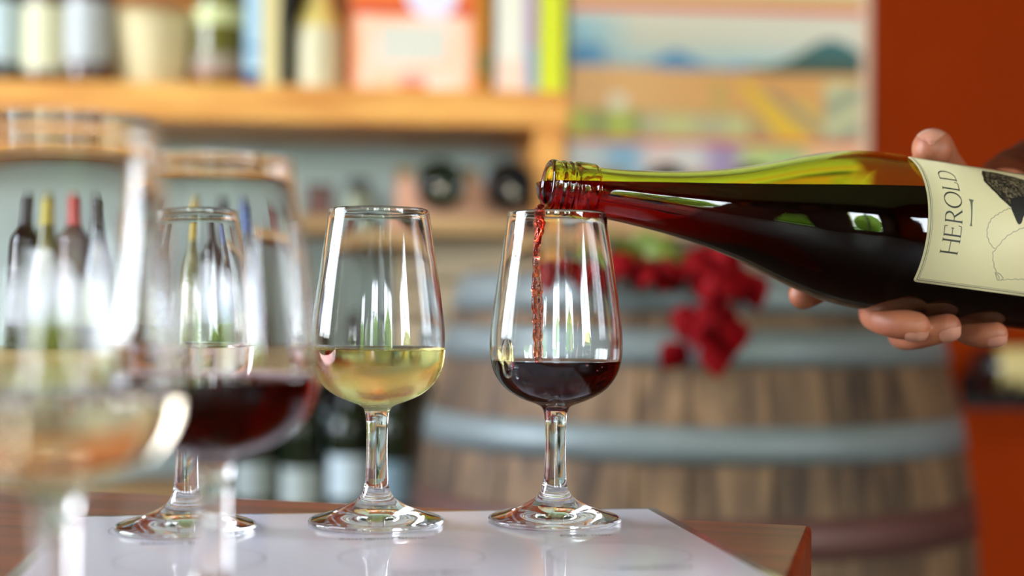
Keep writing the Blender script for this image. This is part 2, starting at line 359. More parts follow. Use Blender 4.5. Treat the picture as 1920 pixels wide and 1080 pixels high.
BOWL_I = mm([(22.7, 149), (23.2, 146.6), (24.7, 137.8), (26.6, 126), (28.4, 114), (29.8, 104), (30.8, 95.5), (31.25, 88.5), (31.25, 83.5), (30.7, 78.2), (29.3, 74), (27.3, 70.7), (24.8, 67.8), (21.6, 65.2), (18, 63.2), (13.5, 61.6), (9, 60.7), (4.5, 60.3), (0, 60.2)])
def sp(P, k=4): return spline(P, k)
INNER = sorted([(h, r) for r, h in sp(BOWL_I)])
def inner_r(h):
    for (h0, r0), (h1, r1) in zip(INNER, INNER[1:]):
        if h0 <= h <= h1: return r0 + (r1-r0)*(h-h0)/max(h1-h0, 1e-9)
    return INNER[-1][1]
SEG = 128
def bowl_parts(level):
    """inner wall split where the wine surface meets it: (dry part from the rim down, wet part from the bottom up)"""
    I = sp(BOWL_I); dry = [p for p in I if p[1] > level+.0002]; wet = [p for p in reversed(I) if p[1] < level-.0002]
    R = inner_r(level); return dry+[(R, level)], wet+[(R, level)]
me_foot = lathe('foot', sp(FOOT), SEG); me_stem = lathe('stem', sp(STEM), SEG)
def wine_glass(x, y, level, wmat, label, mist=False):
    r = empty('wine_glass', (x, y, TZ+.0008)); tag(r, label, 'wine glass', 'tasting glasses on the mat')
    link('foot', me_foot, M_CLEAR, r); link('stem', me_stem, M_CLEAR, r)
    dry, wet = bowl_parts(level); R = wet[-1][0]
    link('bowl', lathe('bowl', sp(BOWL_O) + sp(RIM, 3)[1:] + dry[1:], SEG), M_MIST if mist else M_CLEAR, r)
    top = [(R-.0003, level-.0004), (R-.0008, level-.0007), (R-.0018, level-.0009)] + [(R*k, level-.0009) for k in (.8, .5, .2)] + [(0, level-.0009)]
    wm = lathe('wine', wet+top, SEG); nw = (len(wet)-1)*SEG
    set_ior(wm, lambda p: p.index < nw)
    link('wine', wm, wmat, r)
    return r
g_left = wine_glass(*G_POS['left'], .0845, M_ROSE, 'tasting glass of pale rose wine at the left end of the sharp row')
g_mid = wine_glass(*G_POS['mid'], .0848, M_WHITE, 'misted tasting glass of pale yellow white wine beside the glass being filled', True)
g_right = wine_glass(*G_POS['right'], .0788, M_RED, 'tasting glass of red wine being filled under the bottle mouth')
def front_glass(px, fac): Y = .684/fac; p = at(px, 700, Y); return p.x, Y
bx_, by_ = front_glass(402, 1.52); g_b = wine_glass(bx_, by_, .0825, M_RED, 'blurred tasting glass of dark red wine in the foreground')
ax_, ay_ = front_glass(106, 1.86); g_a = wine_glass(ax_, ay_, .081, M_AMBER, 'nearest blurred tasting glass of pale wine at the left edge')
# bubbles in the glass being filled
M_BUB = bpy.data.materials.new('wine_bubble'); M_BUB.use_nodes = True
_t = M_BUB.node_tree; _t.nodes.remove(_t.nodes['Principled BSDF']); _g = _t.nodes.new('ShaderNodeBsdfGlass'); _g.inputs['IOR'].default_value = 1/N_WINE; _g.inputs['Roughness'].default_value = 0
_t.links.new(_g.outputs[0], _t.nodes['Material Output'].inputs['Surface'])
for px, py, r, dz in ((975, 738, .0026, 0), (962, 713, .0014, 0), (1100, 690, .0008, 0), (1120, 700, .0007, 0), (1128, 694, .0008, 0)):
    h = .0; pz = at(px, py, .6955-.028).z - TZ
    R = inner_r(min(max(pz, .062), .0795)) - r*1.15 - .0003
    dx = at(px, py, .668).x - G_POS['right'][0]; dy = -math.sqrt(max(R*R-dx*dx, 1e-8))
    bm = bmesh.new(); bmesh.ops.create_uvsphere(bm, u_segments=20, v_segments=12, radius=r); m = bpy.data.meshes.new('bubble'); bm.to_mesh(m); bm.free()
    m.polygons.foreach_set('use_smooth', [True]*len(m.polygons)); link('bubble', m, M_BUB, g_right, loc=(dx, dy, pz))
M_DROP = glass('splash_film', (1, 1, 1, 1), ior=1.33)
V = []
m = lathe('splash_drop', spline([(0, -.0105), (.0018, -.0098), (.0031, -.0070), (.0036, -.003), (.0035, .002), (.0029, .0055), (.0018, .0078), (0, .0085)], 4), 24, fn=lambda v: Vector((v.x, v.y*.35, v.z)))
_px = at(952, 672, .668); _dx = _px.x - G_POS['right'][0]
link('splash_drop', m, M_DROP, g_right, loc=(_dx, -math.sqrt(.0306**2-_dx**2), _px.z-TZ), rot=(0, 0, math.atan2(_dx, .029)))

# ------------------------------------------------------------------ the bottle being poured
phi, psi = math.radians(14), math.radians(6.15)
BM = at(1025, 347, .700)
BA = Vector((math.cos(phi)*math.cos(psi), math.sin(phi)*math.cos(psi), -math.sin(psi)))
E1 = Vector((math.sin(phi), -math.cos(phi), 0)); EY = BA.cross(E1)
MB = Matrix(((E1.x, EY.x, BA.x, BM.x), (E1.y, EY.y, BA.y, BM.y), (E1.z, EY.z, BA.z, BM.z), (0, 0, 0, 1)))
RB = .0415
broot = empty('wine_bottle'); broot.matrix_world = MB
tag(broot, 'olive green bottle of red wine with a cream label, pouring in a hand', 'bottle')
LIP = mm([(9.4, 1.2), (9.9, .3), (11, 0), (12.3, .1), (13.0, .9), (13.2, 2.2), (13.0, 3.6), (12.7, 4.4), (12.7, 5.6), (13.3, 6.5), (13.35, 7.5), (12.8, 8.4), (12.7, 9.4), (13.3, 10.3), (13.35, 11.2), (12.7, 12.2), (12.7, 13), (13.5, 13.6), (13.9, 14.6), (13.9, 22.6), (13.6, 23.7), (12.9, 24.2)])
BODY = mm([(12.9, 24.2), (12.6, 25), (12.6, 30), (13.2, 40), (14.2, 50), (15.3, 60), (16.7, 70), (18.4, 80), (20.4, 90), (22.8, 100), (25.6, 110), (28.9, 120), (32.3, 130), (35.4, 140), (38.0, 150), (39.9, 160), (41.0, 170), (41.4, 180), (41.5, 190), (41.5, 230), (41.5, 270), (41.2, 286), (39.5, 292.5), (36, 295)])
PUNT = mm([(36, 295), (31, 294), (24, 286), (15, 275), (6, 271), (0, 270)])
INN = mm([(0, 265), (6, 266), (15, 270), (24, 281), (30, 288), (35, 290), (37.4, 286), (38.1, 276), (38.2, 230), (38.2, 190), (38.0, 180), (37.6, 170), (36.4, 160), (34.4, 150), (31.8, 140), (28.7, 130), (25.3, 120), (22.0, 110), (19.2, 100), (16.8, 90), (14.8, 80), (13.1, 70), (11.8, 60), (10.7, 50), (9.9, 40), (9.5, 30), (9.3, 20), (9.3, 8), (9.3, 3), (9.4, 1.2)])
outer = [p for p in LIP] + spline(BODY, 4)[1:] + spline(PUNT, 3)[1:]
LZ = .9470
pl = MB.inverted() @ Vector((BM.x, BM.y, LZ)); nl = MB.to_3x3().inverted() @ Vector((0, 0, 1))
INS = spline(INN, 3)
def cut_mesh(me, keep_below):
    bm = bmesh.new(); bm.from_mesh(me)
    g = bmesh.ops.bisect_plane(bm, geom=bm.verts[:]+bm.edges[:]+bm.faces[:], plane_co=pl, plane_no=nl, clear_outer=keep_below, clear_inner=not keep_below)
    return bm, [e for e in g['geom_cut'] if isinstance(e, bmesh.types.BMEdge)]
bm = bmesh.new(); bm.from_mesh(lathe('o', outer, SEG))
dry_bm, _ = cut_mesh(lathe('i', INS, SEG), False)
tm = bpy.data.meshes.new('t'); dry_bm.to_mesh(tm); dry_bm.free(); bm.from_mesh(tm)
bmesh.ops.remove_doubles(bm, verts=bm.verts[:], dist=1e-7)
me = bpy.data.meshes.new('glass_body'); bm.to_mesh(me); bm.free(); me.polygons.foreach_set('use_smooth', [True]*len(me.polygons))
link('glass_body', me, M_GREEN, broot)
# wine inside, level with the world, swelling out of the mouth
dome = [(0, -.0045), (.004, -.0043), (.0072, -.0030), (.0090, -.0006)]
bm, cut = cut_mesh(lathe('w', dome + INS[::-1], SEG), True)
res = bmesh.ops.triangle_fill(bm, edges=cut, use_beauty=True)
bmesh.ops.recalc_face_normals(bm, faces=bm.faces[:])
lid = {f for f in res['geom'] if isinstance(f, bmesh.types.BMFace)}
for f in bm.faces: f.smooth = f not in lid
bm.faces.index_update(); wall_ix = {f.index for f in bm.faces if f not in lid and f.calc_center_median().z > .0012}
for e in cut:
    if e.is_valid: e.smooth = False
wm = bpy.data.meshes.new('wine'); bm.to_mesh(wm); bm.free()
set_ior(wm, lambda p: p.index in wall_ix); link('wine', wm, M_RED, broot)
# label, its coordinates: th in degrees about the axis (up is positive), s in mm from the mouth
def cyl(th, s, r=RB): a = math.radians(th); return Vector((r*math.cos(a), -r*math.sin(a), s/1000))
TH0, TH1, S0, S1 = -38.6, 70.5, 185.4, 272
def patch(name, th0, th1, s0, s1, r0, r1, nt=48, ns=2, corner=0):
    V, Fc = [], []; S = [s0+(s1-s0)*j/ns for j in range(ns+1)]
    for rr in (r1, r0):
        for i in range(nt+1):
            th = th0+(th1-th0)*i/nt
            d = min(th-th0, th1-th)*math.radians(1)*RB*1000
            for j, s in enumerate(S):
                ins = corner - math.sqrt(max(0, corner**2-(corner-d)**2)) if d < corner else 0
                V.append(cyl(th, s + (ins if j == 0 else -ins if j == ns else 0), rr))
    n = (nt+1)*(ns+1)
    for i in range(nt):
        for j in range(ns):
            a = i*(ns+1)+j; b = a+ns+1
            Fc.append((a, a+1, b+1, b)); Fc.append((n+a, n+b, n+b+1, n+a+1))
    for i in range(nt):
        a = i*(ns+1); b = a+ns+1; Fc.append((a, b, n+b, n+a)); a += ns; b += ns; Fc.append((a, n+a, n+b, b))
    return mesh(name, V, Fc, True)
lab = link('label', patch('label', TH0, TH1, S0, S1, RB+.00003, RB+.00016, 110, 2, 1.6), M_LABEL, broot); lab['label'] = 'cream paper label'
RP = RB + .00022
def strokes(name, lst, mat, parent=lab):
    """lst of (points [(th deg, s mm)], width mm or list)"""
    V, Fc = [], []; k = RB*math.radians(1)*1000
    for pts, w in lst:
        n = len(pts)
        for i, (th, s) in enumerate(pts):
            a = pts[max(i-1, 0)]; b = pts[min(i+1, n-1)]; dx, dy = (b[0]-a[0])*k, b[1]-a[1]; L = math.hypot(dx, dy) or 1
            ww = (w[i] if isinstance(w, (list, tuple)) else w)/2; nx, ny = -dy/L*ww, dx/L*ww
            V.append(cyl(th+nx/k, s+ny, RP)); V.append(cyl(th-nx/k, s-ny, RP))
        b0 = len(V)-2*n
        Fc += [(b0+2*i, b0+2*i+1, b0+2*i+3, b0+2*i+2) for i in range(n-1)]
    return link(name, mesh(name, V, Fc), mat, parent)
def border(inset, w):
    k = RB*math.radians(1)*1000; i = inset/k; pts = []
    c = 1.2
    T0, T1, A, B = TH0+i, TH1-i, S0+inset, S1-inset
    pts += [(T0+(T1-T0)*j/60, A) for j in range(61)] + [(T1, A+(B-A)*j/10) for j in range(1, 11)]
    pts += [(T1-(T1-T0)*j/60, B) for j in range(1, 61)] + [(T0, B-(B-A)*j/10) for j in range(1, 11)]
    return (pts, w)
strokes('label_border', [border(1.5, .42), border(2.4, .2)], M_LGREY)
# lettering: x runs up the th direction, y towards the mouth
def letters():
    S, B = 12.6, .0
    out = []; k = RB*math.radians(1)*1000
    H = 9.6; base_s = 203.8; th_start = -15.0
    thick, thin = .92, .42
    def tr(x, y): return (th_start + x/k, base_s - y + x*.03)
    def ln(x0, y0, x1, y1, w, n=6): out.append(([tr(x0+(x1-x0)*i/n, y0+(y1-y0)*i/n) for i in range(n+1)], w))
    def serif(x, y, w=2.0): ln(x-w/2, y, x+w/2, y, .3)
    def arc(cx, cy, rx, ry, a0, a1, wf, n=40):
        out.append(([tr(cx+rx*math.cos(math.radians(a0+(a1-a0)*i/n)), cy+ry*math.sin(math.radians(a0+(a1-a0)*i/n))) for i in range(n+1)], [wf(math.radians(a0+(a1-a0)*i/n)) for i in range(n+1)]))
    x = .6
    # H
    ln(x+.4, 0, x+.4, H, thick); ln(x+6.4, 0, x+6.4, H, thick); ln(x+.4, H*.52, x+6.4, H*.52, thin)
    for q in (.4, 6.4): serif(x+q, 0); serif(x+q, H)
    x += 9.0
    # E
    ln(x, 0, x, H, thick); ln(x-.8, H-.15, x+4.4, H-.15, thin); ln(x, H*.52, x+3.6, H*.52, thin); ln(x-.8, .15, x+4.8, .15, thin)
    ln(x+4.35, H-.1, x+4.45, H-1.7, thin); ln(x+3.6, H*.52-.8, x+3.6, H*.52+.8, thin); ln(x+4.8, .1, x+5.1, 1.8, thin)
    x += 7.2
    # R
    ln(x, 0, x, H, thick); serif(x, 0); ln(x-.8, H-.15, x+1.6, H-.15, thin); ln(x, H*.47, x+1.8, H*.47, thin)
    arc(x+1.6, H*.73, 2.9, H*.255, 90, -90, lambda a: .4+.6*abs(math.cos(a)))
    ln(x+2.2, H*.47, x+5.6, 0, thick); serif(x+5.9, .1, 1.4)
    x += 7.4
    # O
    arc(x+4.1, H/2, 4.2, H*.5, 0, 360, lambda a: .4+.62*abs(math.cos(a)))
    x += 10.6
    # L
    ln(x, 0, x, H, thick); serif(x, H); ln(x-.8, .15, x+4.4, .15, thin); ln(x+4.4, .1, x+4.8, 1.9, thin)
    x += 6.6
    # D
    ln(x, 0, x, H, thick); ln(x-.8, H-.15, x+2.4, H-.15, thin); ln(x-.8, .15, x+2.4, .15, thin)
    arc(x+2.2, H/2, 4.2, H*.485, 90, -90, lambda a: .4+.62*abs(math.cos(a)))
    return out
strokes('lettering', letters(), M_LINK)
# small tapered ornament under the name
strokes('ornament', [([(26.4-20*j/10, 210.4-.11*j+.0) for j in range(11)], [3.0, 1.5, 1.15, .95, .8, .75, .7, .65, .6, .7, 1.5])], M_LGREY)
# printed sheep: curly dark fleece, black face and ear, two scalloped outlines
def inpoly(p, poly):
    c = False
    for (x0, y0), (x1, y1) in zip(poly, poly[1:]+poly[:1]):
        if (y0 > p[1]) != (y1 > p[1]) and p[0] < (x1-x0)*(p[1]-y0)/(y1-y0)+x0: c = not c
    return c
def closed(P): return spline(P+P[:1], 5)[:-1]
fle = [(61, 226.5), (55, 224.2), (46, 222.5), (39, 225), (32, 228.5), (26, 233), (23, 238), (24, 252), (40, 258), (52, 256), (58, 244), (61, 234)]
def polyprint(name, poly, mat, r, sub=1):
    bm = bmesh.new(); bm.faces.new([bm.verts.new((a, b, 0)) for a, b in poly])
    bmesh.ops.triangulate(bm, faces=bm.faces[:])
    bmesh.ops.subdivide_edges(bm, edges=bm.edges[:], cuts=9, use_grid_fill=True)
    for v in bm.verts: v.co = cyl(v.co.x, v.co.y, r)
    m = bpy.data.meshes.new(name); bm.to_mesh(m); bm.free(); return link(name, m, mat, lab)
polyprint('printed_fleece', fle, solid('fleece_brown_ink', srgb(112, 98, 74), rough=.6), RB+.00026)
rr = random.Random(3); curls = []
for _ in range(2600):
    p = (rr.uniform(22, 62), rr.uniform(222, 259))
    if inpoly(p, fle):
        R = rr.uniform(.45, 1.0); a0 = rr.uniform(0, 2*PI); k = RB*math.radians(1)*1000
        curls.append(([(p[0]+R*(1-.08*i)*math.cos(a0+i*.62)/k, p[1]+R*(1-.08*i)*math.sin(a0+i*.62)) for i in range(9)], rr.uniform(.2, .42)))
    if len(curls) > 620: break
RP = RB + .00034
for (x0, y0), (x1, y1) in zip(fle, fle[1:]+fle[:1]):
    for q in range(14):
        f = q/14; k = RB*math.radians(1)*1000; p = (x0+(x1-x0)*f, y0+(y1-y0)*f); R = rr.uniform(.45, .8); a0 = rr.uniform(0, 6)
        curls.append(([(p[0]+R*math.cos(a0+i*.6)/k, p[1]+R*math.sin(a0+i*.6)) for i in range(11)], .3))
strokes('printed_curls', curls, M_BLACK)
polyprint('printed_face', closed([(32, 233.5), (25, 233), (20, 233.8), (13, 236), (14, 238), (19, 239.6), (20.5, 242), (17, 246), (16, 251), (22, 255), (33, 252), (36, 242)]), M_BLACK, RB+.00042)
def scallop(path, n, amp):
    P = spline(path, 8); L = [0]; k = RB*math.radians(1)*1000
    for a, b in zip(P, P[1:]): L.append(L[-1]+math.hypot((b[0]-a[0])*k, b[1]-a[1]))
    out = []
    for i in range(n*8+1):
        d = L[-1]*i/(n*8); j = max(q for q in range(len(L)) if L[q] <= d+1e-9); j = min(j, len(P)-2)
        t = (d-L[j])/max(L[j+1]-L[j], 1e-9); a, b = P[j], P[j+1]
        dx, dy = (b[0]-a[0])*k, b[1]-a[1]; q = math.hypot(dx, dy) or 1; h = amp*abs(math.sin(PI*i/8))
        out.append((a[0]+(b[0]-a[0])*t - dy/q*h/k, a[1]+(b[1]-a[1])*t + dx/q*h))
    return (out, .26)
RP = RB + .00022
strokes('printed_outline', [scallop([(-6.6, 224.2), (-3, 220.8), (4, 218.7), (12, 220.5), (16.5, 223.9), (22, 230), (23.5, 233)], 10, -.5),
    scallop([(-28, 231), (-22, 227), (-15.7, 224.2), (-10, 223), (-6.6, 224.2), (0, 227.5), (4.2, 230.5), (9, 236), (11.6, 240), (14, 247), (14, 256)], 14, .5),
    scallop([(-27.5, 232), (-26.5, 236), (-25, 244), (-24.5, 252), (-22, 262)], 8, .5),
    ([(-23, 227.2), (-25.5, 228.6), (-28.6, 230.2), (-28.3, 232.3), (-26.5, 233), (-24, 230.5), (-23, 228.4)], .3)], M_LGREY)

# falling stream of wine
sy = [384, 392, 400, 415, 430, 450, 470, 490, 515, 540, 570, 600, 630, 655, 676, 684]
sx_ = [1016, 1013, 1012, 1011, 1010, 1008, 1006, 1005, 1006, 1007, 1007, 1008, 1008, 1009, 1010, 1010]
sw = [32, 44, 54, 54, 48, 40, 30, 24, 21, 21, 22, 22, 20, 18, 16, 17]
SP = spline([(x, y, w) for x, y, w in zip(sx_, sy, sw)], 8)
pts, ell = [], []
for i, (x, y, w) in enumerate(SP):
    pts.append(at(x, y, .6985)); hw = w/2*.6985/F_PX
    k = 1+.10*math.sin(i*.55)+.06*math.sin(i*1.3+1)
    flat = .38 if y < 470 else .38+.5*min(1, (y-470)/60)
    ell.append((hw*k, hw*flat*(1+.12*math.sin(i*.8)), .25*math.sin(i*.16) + (0 if y < 480 else (i-60)*.10)))
so = link('poured_wine', set_ior(tube('poured_wine', pts, 0, 20, True, ell), lambda p: False), M_STREAM)
tag(so, 'thin twisting stream of red wine falling from the bottle into the glass', 'wine')

# ------------------------------------------------------------------ the hand and forearm holding the bottle
def chain(lst, n=18):
    """lst of (px, py, Y, radius mm) -> closed tapered tube with round ends"""
    P = [tuple(at(a, b, y)) + (r/1000,) for a, b, y, r in lst]
    P = spline(P, 6)
    p0, p1 = Vector(P[0][:3]), Vector(P[1][:3]); d = (p0-p1).normalized(); r = P[0][3]
    head = [tuple(p0 + d*r*math.sin(a)) + (r*math.cos(a),) for a in (1.45, 1.2, .9, .6, .3)]
    q0, q1 = Vector(P[-1][:3]), Vector(P[-2][:3]); d = (q0-q1).normalized(); r2 = P[-1][3]
    tail = [tuple(q0 + d*r2*math.sin(a)) + (r2*math.cos(a),) for a in (.3, .6, .9, 1.2, 1.45)]
    P = head + P + tail
    return tube('c', [p[:3] for p in P], [p[3] for p in P], n)
FINGERS = {
 'index':  [(1506, 553, .772, 8.0), (1545, 535, .782, 8.4), (1600, 512, .793, 8.8), (1680, 478, .803, 9.4), (1770, 420, .812, 10.5)],
 'middle': [(1716, 611, .733, 7.6), (1688, 607, .737, 8.2), (1655, 598, .748, 8.4), (1640, 580, .772, 8.8), (1680, 530, .800, 9.4), (1790, 455, .815, 11)],
 'ring':   [(1776, 613, .738, 7.3), (1748, 620, .743, 7.8), (1712, 628, .757, 8.0), (1692, 620, .780, 8.6), (1720, 560, .805, 9.2), (1820, 490, .818, 10.5)],
 'little': [(1866, 626, .748, 6.6), (1842, 628, .752, 7.0), (1812, 620, .765, 7.2), (1800, 600, .785, 7.8), (1815, 560, .808, 8.4), (1860, 515, .820, 9.5)],
 'thumb':  [(1748, 281, .748, 10.4), (1749, 279, .760, 11.0), (1753, 285, .776, 11.0), (1768, 312, .795, 11), (1795, 350, .810, 12), (1850, 400, .822, 14)],
 'palm_a': [(1770, 415, .822, 12), (1830, 390, .832, 15), (1920, 360, .848, 19), (2010, 320, .865, 22)],
 'palm_b': [(1800, 455, .825, 12), (1850, 420, .835, 16), (1930, 375, .850, 19), (2010, 325, .865, 22)],
 'palm_c': [(1825, 490, .826, 11.5), (1870, 450, .836, 15), (1940, 395, .850, 18), (2010, 335, .865, 21)],
 'palm_d': [(1860, 515, .828, 10.5), (1890, 470, .838, 14), (1950, 410, .850, 18), (2020, 340, .866, 21)],
 'heel':   [(1850, 395, .824, 14), (1900, 375, .838, 18), (1980, 335, .856, 22)],
 'arm':    [(2000, 325, .864, 24), (2080, 285, .885, 27), (2260, 190, .935, 34), (2520, 60, 1.01, 40), (2700, -30, 1.06, 42)],
}
bm = bmesh.new()
for k, c in FINGERS.items():
    m = chain(c); bm.from_mesh(m); bpy.data.meshes.remove(m)
hm = bpy.data.meshes.new('hand_source'); bm.to_mesh(hm); bm.free()
ho = bpy.data.objects.new('hand_source', hm); COL.objects.link(ho)
md = ho.modifiers.new('r', 'REMESH'); md.mode = 'VOXEL'; md.voxel_size = .0012; md.use_smooth_shade = True
ms = ho.modifiers.new('s', 'SMOOTH'); ms.factor = .5; ms.iterations = 7
dg = bpy.context.evaluated_depsgraph_get(); fm = bpy.data.meshes.new_from_object(ho.evaluated_get(dg)); fm.name = 'hand'
bpy.data.objects.remove(ho)
fm.polygons.foreach_set('use_smooth', [True]*len(fm.polygons))
person = link('person', fm, M_SKIN)
tag(person, 'person\'s bare hand and forearm gripping the tilted wine bottle from behind', 'person')
def nail(tip, back, normal, w, ln, R, off=0):
    """curved nail plate on a finger: tip and back are axis points, normal points out of the nail"""
    d = (tip-back).normalized(); n = (normal - d*normal.dot(d)).normalized(); s = d.cross(n)
    V, Fc = [], []; nu, nv = 10, 8; am = w/2/R
    for layer in (0, 1):
        for j in range(nv+1):
            t = -1+2*j/nv
            for i in range(nu+1):
                u = -1+2*i/nu
                wid = am*(1-.25*abs(t)**4)
                rise = R + (.0008 if layer == 0 else -.0006)
                lift = ln/2*t + (.12*ln*(1-u*u) if t > .6 else -.10*ln*(1-u*u) if t < -.6 else 0)
                x_ = max(0, lift+off); rd = rise - .62*(R-math.sqrt(max(R*R-min(x_, R)**2, 0)))
                V.append(back + d*(lift+off) + n*(math.cos(u*wid)*rd) + s*(math.sin(u*wid)*rd))
    N = (nu+1)*(nv+1)
    for j in range(nv):
        for i in range(nu):
            a = j*(nu+1)+i; Fc.append((a, a+1, a+nu+2, a+nu+1)); Fc.append((N+a, N+a+nu+1, N+a+nu+2, N+a+1))
    o = link('fingernail', mesh('fingernail', V, Fc, True), M_NAIL, person)
    return o
for f, nrm, w, ln, off in (('middle', (-.12, -.55, -1), .0100, .0092, .0022), ('ring', (-.2, -.7, -.8), .0094, .0088, .0022), ('little', (-.15, -.7, -.8), .0082, .0078, .002), ('thumb', (-.10, -.1, 1), .0150, .0140, .0025), ('index', (.0, 1, .3), .010, .010, -.004)):
    c = FINGERS[f]; tip = at(*c[0][:3]); bk = at(*c[1][:3]); nail(tip+(tip-bk).normalized()*.001, tip, Vector(nrm), w, ln, c[0][3]/1000, off)

sl = [(1890, 368, .843, 23.5), (1925, 352, .851, 26), (2000, 322, .866, 28.5), (2080, 285, .885, 31), (2260, 190, .935, 38), (2520, 60, 1.01, 45), (2700, -30, 1.06, 48)]  # dark brown tube around the forearm, wider than the arm itself
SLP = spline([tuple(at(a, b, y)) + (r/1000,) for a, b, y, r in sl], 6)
link('forearm_tube', tube('forearm_tube', [p[:3] for p in SLP], [p[3]*(1+.03*math.sin(i*1.7)) for i, p in enumerate(SLP)], 28), solid('dark_brown_matte', srgb(66, 26, 6), spec=.1, rough=.95, var=.2, scale=60), person)['label'] = 'dark brown tube around the forearm'
# ------------------------------------------------------------------ oak barrel with garland
bc = at(1293, 600, 1.87); BH = .93
bar = empty('wine_barrel', (bc.x, bc.y, 0)); tag(bar, 'weathered oak wine barrel with grey steel hoops standing behind the table', 'barrel')
def bar_r(z): t = (z-BH/2)/(BH/2); return .366 - .070*t*t
NS = 30; angs = [0]
for k in range(NS): angs.append(angs[-1]+random.uniform(.75, 1.25))
angs = [a*2*PI/angs[-1] for a in angs]
for k in range(NS):
    a0, a1 = angs[k]+.004, angs[k+1]-.004; V, Fc = [], []; nz = 12
    dr = random.uniform(-.0012, .0012)
    for j in range(nz+1):
        z = BH*j/nz; r = bar_r(z)+dr
        V += [((r-.024)*math.cos(a0), (r-.024)*math.sin(a0), z), (r*math.cos(a0), r*math.sin(a0), z), (r*math.cos((a0+a1)/2)*1.0008, r*math.sin((a0+a1)/2)*1.0008, z), (r*math.cos(a1), r*math.sin(a1), z), ((r-.024)*math.cos(a1), (r-.024)*math.sin(a1), z)]
    for j in range(nz):
        b = j*5
        for i in range(5):
            i2 = (i+1) % 5; Fc.append((b+i, b+i2, b+5+i2, b+5+i))
    Fc.append((4, 3, 2, 1, 0)); b = nz*5; Fc.append((b, b+1, b+2, b+3, b+4))
    link('stave', mesh('stave', V, Fc), M_STAVE, bar)
for z0, z1, mt in ((.880, .926, M_HOOP), (.822, .862, M_HOOP), (.718, .757, M_HOOP), (.615, .660, M_RUST), (.27, .315, M_RUST), (.173, .212, M_HOOP), (.07, .11, M_HOOP), (.004, .05, M_HOOP)):
    o, i = .0035, .0002
    link('hoop', lathe('hoop', [(bar_r(z0)+i, z0), (bar_r(z0)+o, z0), (bar_r((z0+z1)/2)+o, (z0+z1)/2), (bar_r(z1)+o, z1), (bar_r(z1)+i, z1), (bar_r((z0+z1)/2)+i, (z0+z1)/2), (bar_r(z0)+i, z0)], 96), mt, bar)
for z in (.742, .738):
    pass
hr = bar_r(.89)-.024
for k in range(7):
    x0, x1 = -hr+2*hr*k/7+.001, -hr+2*hr*(k+1)/7-.001; V = []
    for x in (x0, (x0+x1)/2, x1): V.append((x, -math.sqrt(max(hr*hr-x*x, 1e-6)), .885))
    for x in (x1, (x0+x1)/2, x0): V.append((x, math.sqrt(max(hr*hr-x*x, 1e-6)), .885))
    V += [(x, y, .865) for x, y, z in V]
    link('head_board', mesh('head_board', V, [(0, 1, 2, 3, 4, 5), (11, 10, 9, 8, 7, 6)] + [(i, i+6, (i+1) % 6+6, (i+1) % 6) for i in range(6)]), M_HEAD, bar)
# garland of red leaves over the barrel rim
M_REDLEAF = solid('red_silk_leaf', srgb(128, 0, 10), spec=.12, rough=.7, var=.35, scale=14); M_GREENLEAF = solid('green_silk_leaf', srgb(108, 128, 40), rough=.55, var=.25, scale=14); M_VINE = solid('vine_stem', srgb(84, 60, 34), rough=.7)
gl = empty('leaf_garland', at(1290, 500, 1.56)); tag(gl, 'garland of red and green silk leaves draped over the barrel rim', 'garland')
gw = gl.location.copy()
VP = [(1010, 500, 1.63), (1090, 496, 1.58), (1180, 490, 1.55), (1270, 487, 1.54), (1340, 490, 1.535), (1362, 520, 1.525), (1345, 560, 1.52), (1330, 600, 1.515), (1328, 630, 1.512)]
vine = [Vector(p) - gw for p in spline([tuple(at(*p)) for p in VP], 6)]
link('vine', tube('vine', vine, .0022, 6), M_VINE, gl)
def leaf_mesh(L, W):
    V, Fc = [], []
    prof = [(0, .03), (.15, .55), (.35, 1), (.6, .86), (.82, .45), (1, .02)]
    for layer in (0, 1):
        for t, w in prof:
            for s in (-1, 0, 1): V.append((s*w*W/2, t*L, .18*L*math.sin(t*2.6) - abs(s)*.0 + (.06*L if s == 0 else 0) + layer*.0009))
    n = len(prof)*3
    for i in range(len(prof)-1):
        for j in range(2):
            a = i*3+j; Fc.append((a, a+3, a+4, a+1)); Fc.append((n+a, n+a+1, n+a+4, n+a+3))
    for i in range(len(prof)-1):
        a = i*3; Fc.append((a, n+a, n+a+3, a+3)); a += 2; Fc.append((a, a+3, n+a+3, n+a))
    return mesh('leaf', V, Fc, True)
LR = [leaf_mesh(.042, .036), leaf_mesh(.034, .03)]; LG = [leaf_mesh(.040, .032)]
for m in LR: m.materials.append(M_REDLEAF)
for m in LG: m.materials.append(M_GREENLEAF)
rr = random.Random(11)
def leaf(px, py, Y, green=False, big=1):
    p = at(px, py, Y) - gw
    o = link('leaf', rr.choice(LG if green else LR), None, gl, loc=p, rot=(rr.uniform(-2.4, -.7), rr.uniform(-.6, .6), rr.uniform(0, 6.28)))
    o.scale = (big, big, big); return o
for k in range(22): leaf(rr.uniform(1000, 1300), rr.uniform(472, 500), rr.uniform(1.535, 1.58))
for k in range(30): leaf(rr.gauss(1345, 26), rr.gauss(488, 16), rr.uniform(1.51, 1.545), big=1.1)
for k in range(10): leaf(rr.gauss(1352, 12), rr.gauss(545, 14), rr.uniform(1.50, 1.52), big=.8)
for k in range(20): leaf(rr.gauss(1337, 16), rr.gauss(595, 18), rr.uniform(1.50, 1.52))
for k in range(9): leaf(rr.uniform(1140, 1260), rr.uniform(432, 462), rr.uniform(1.56, 1.60), True)

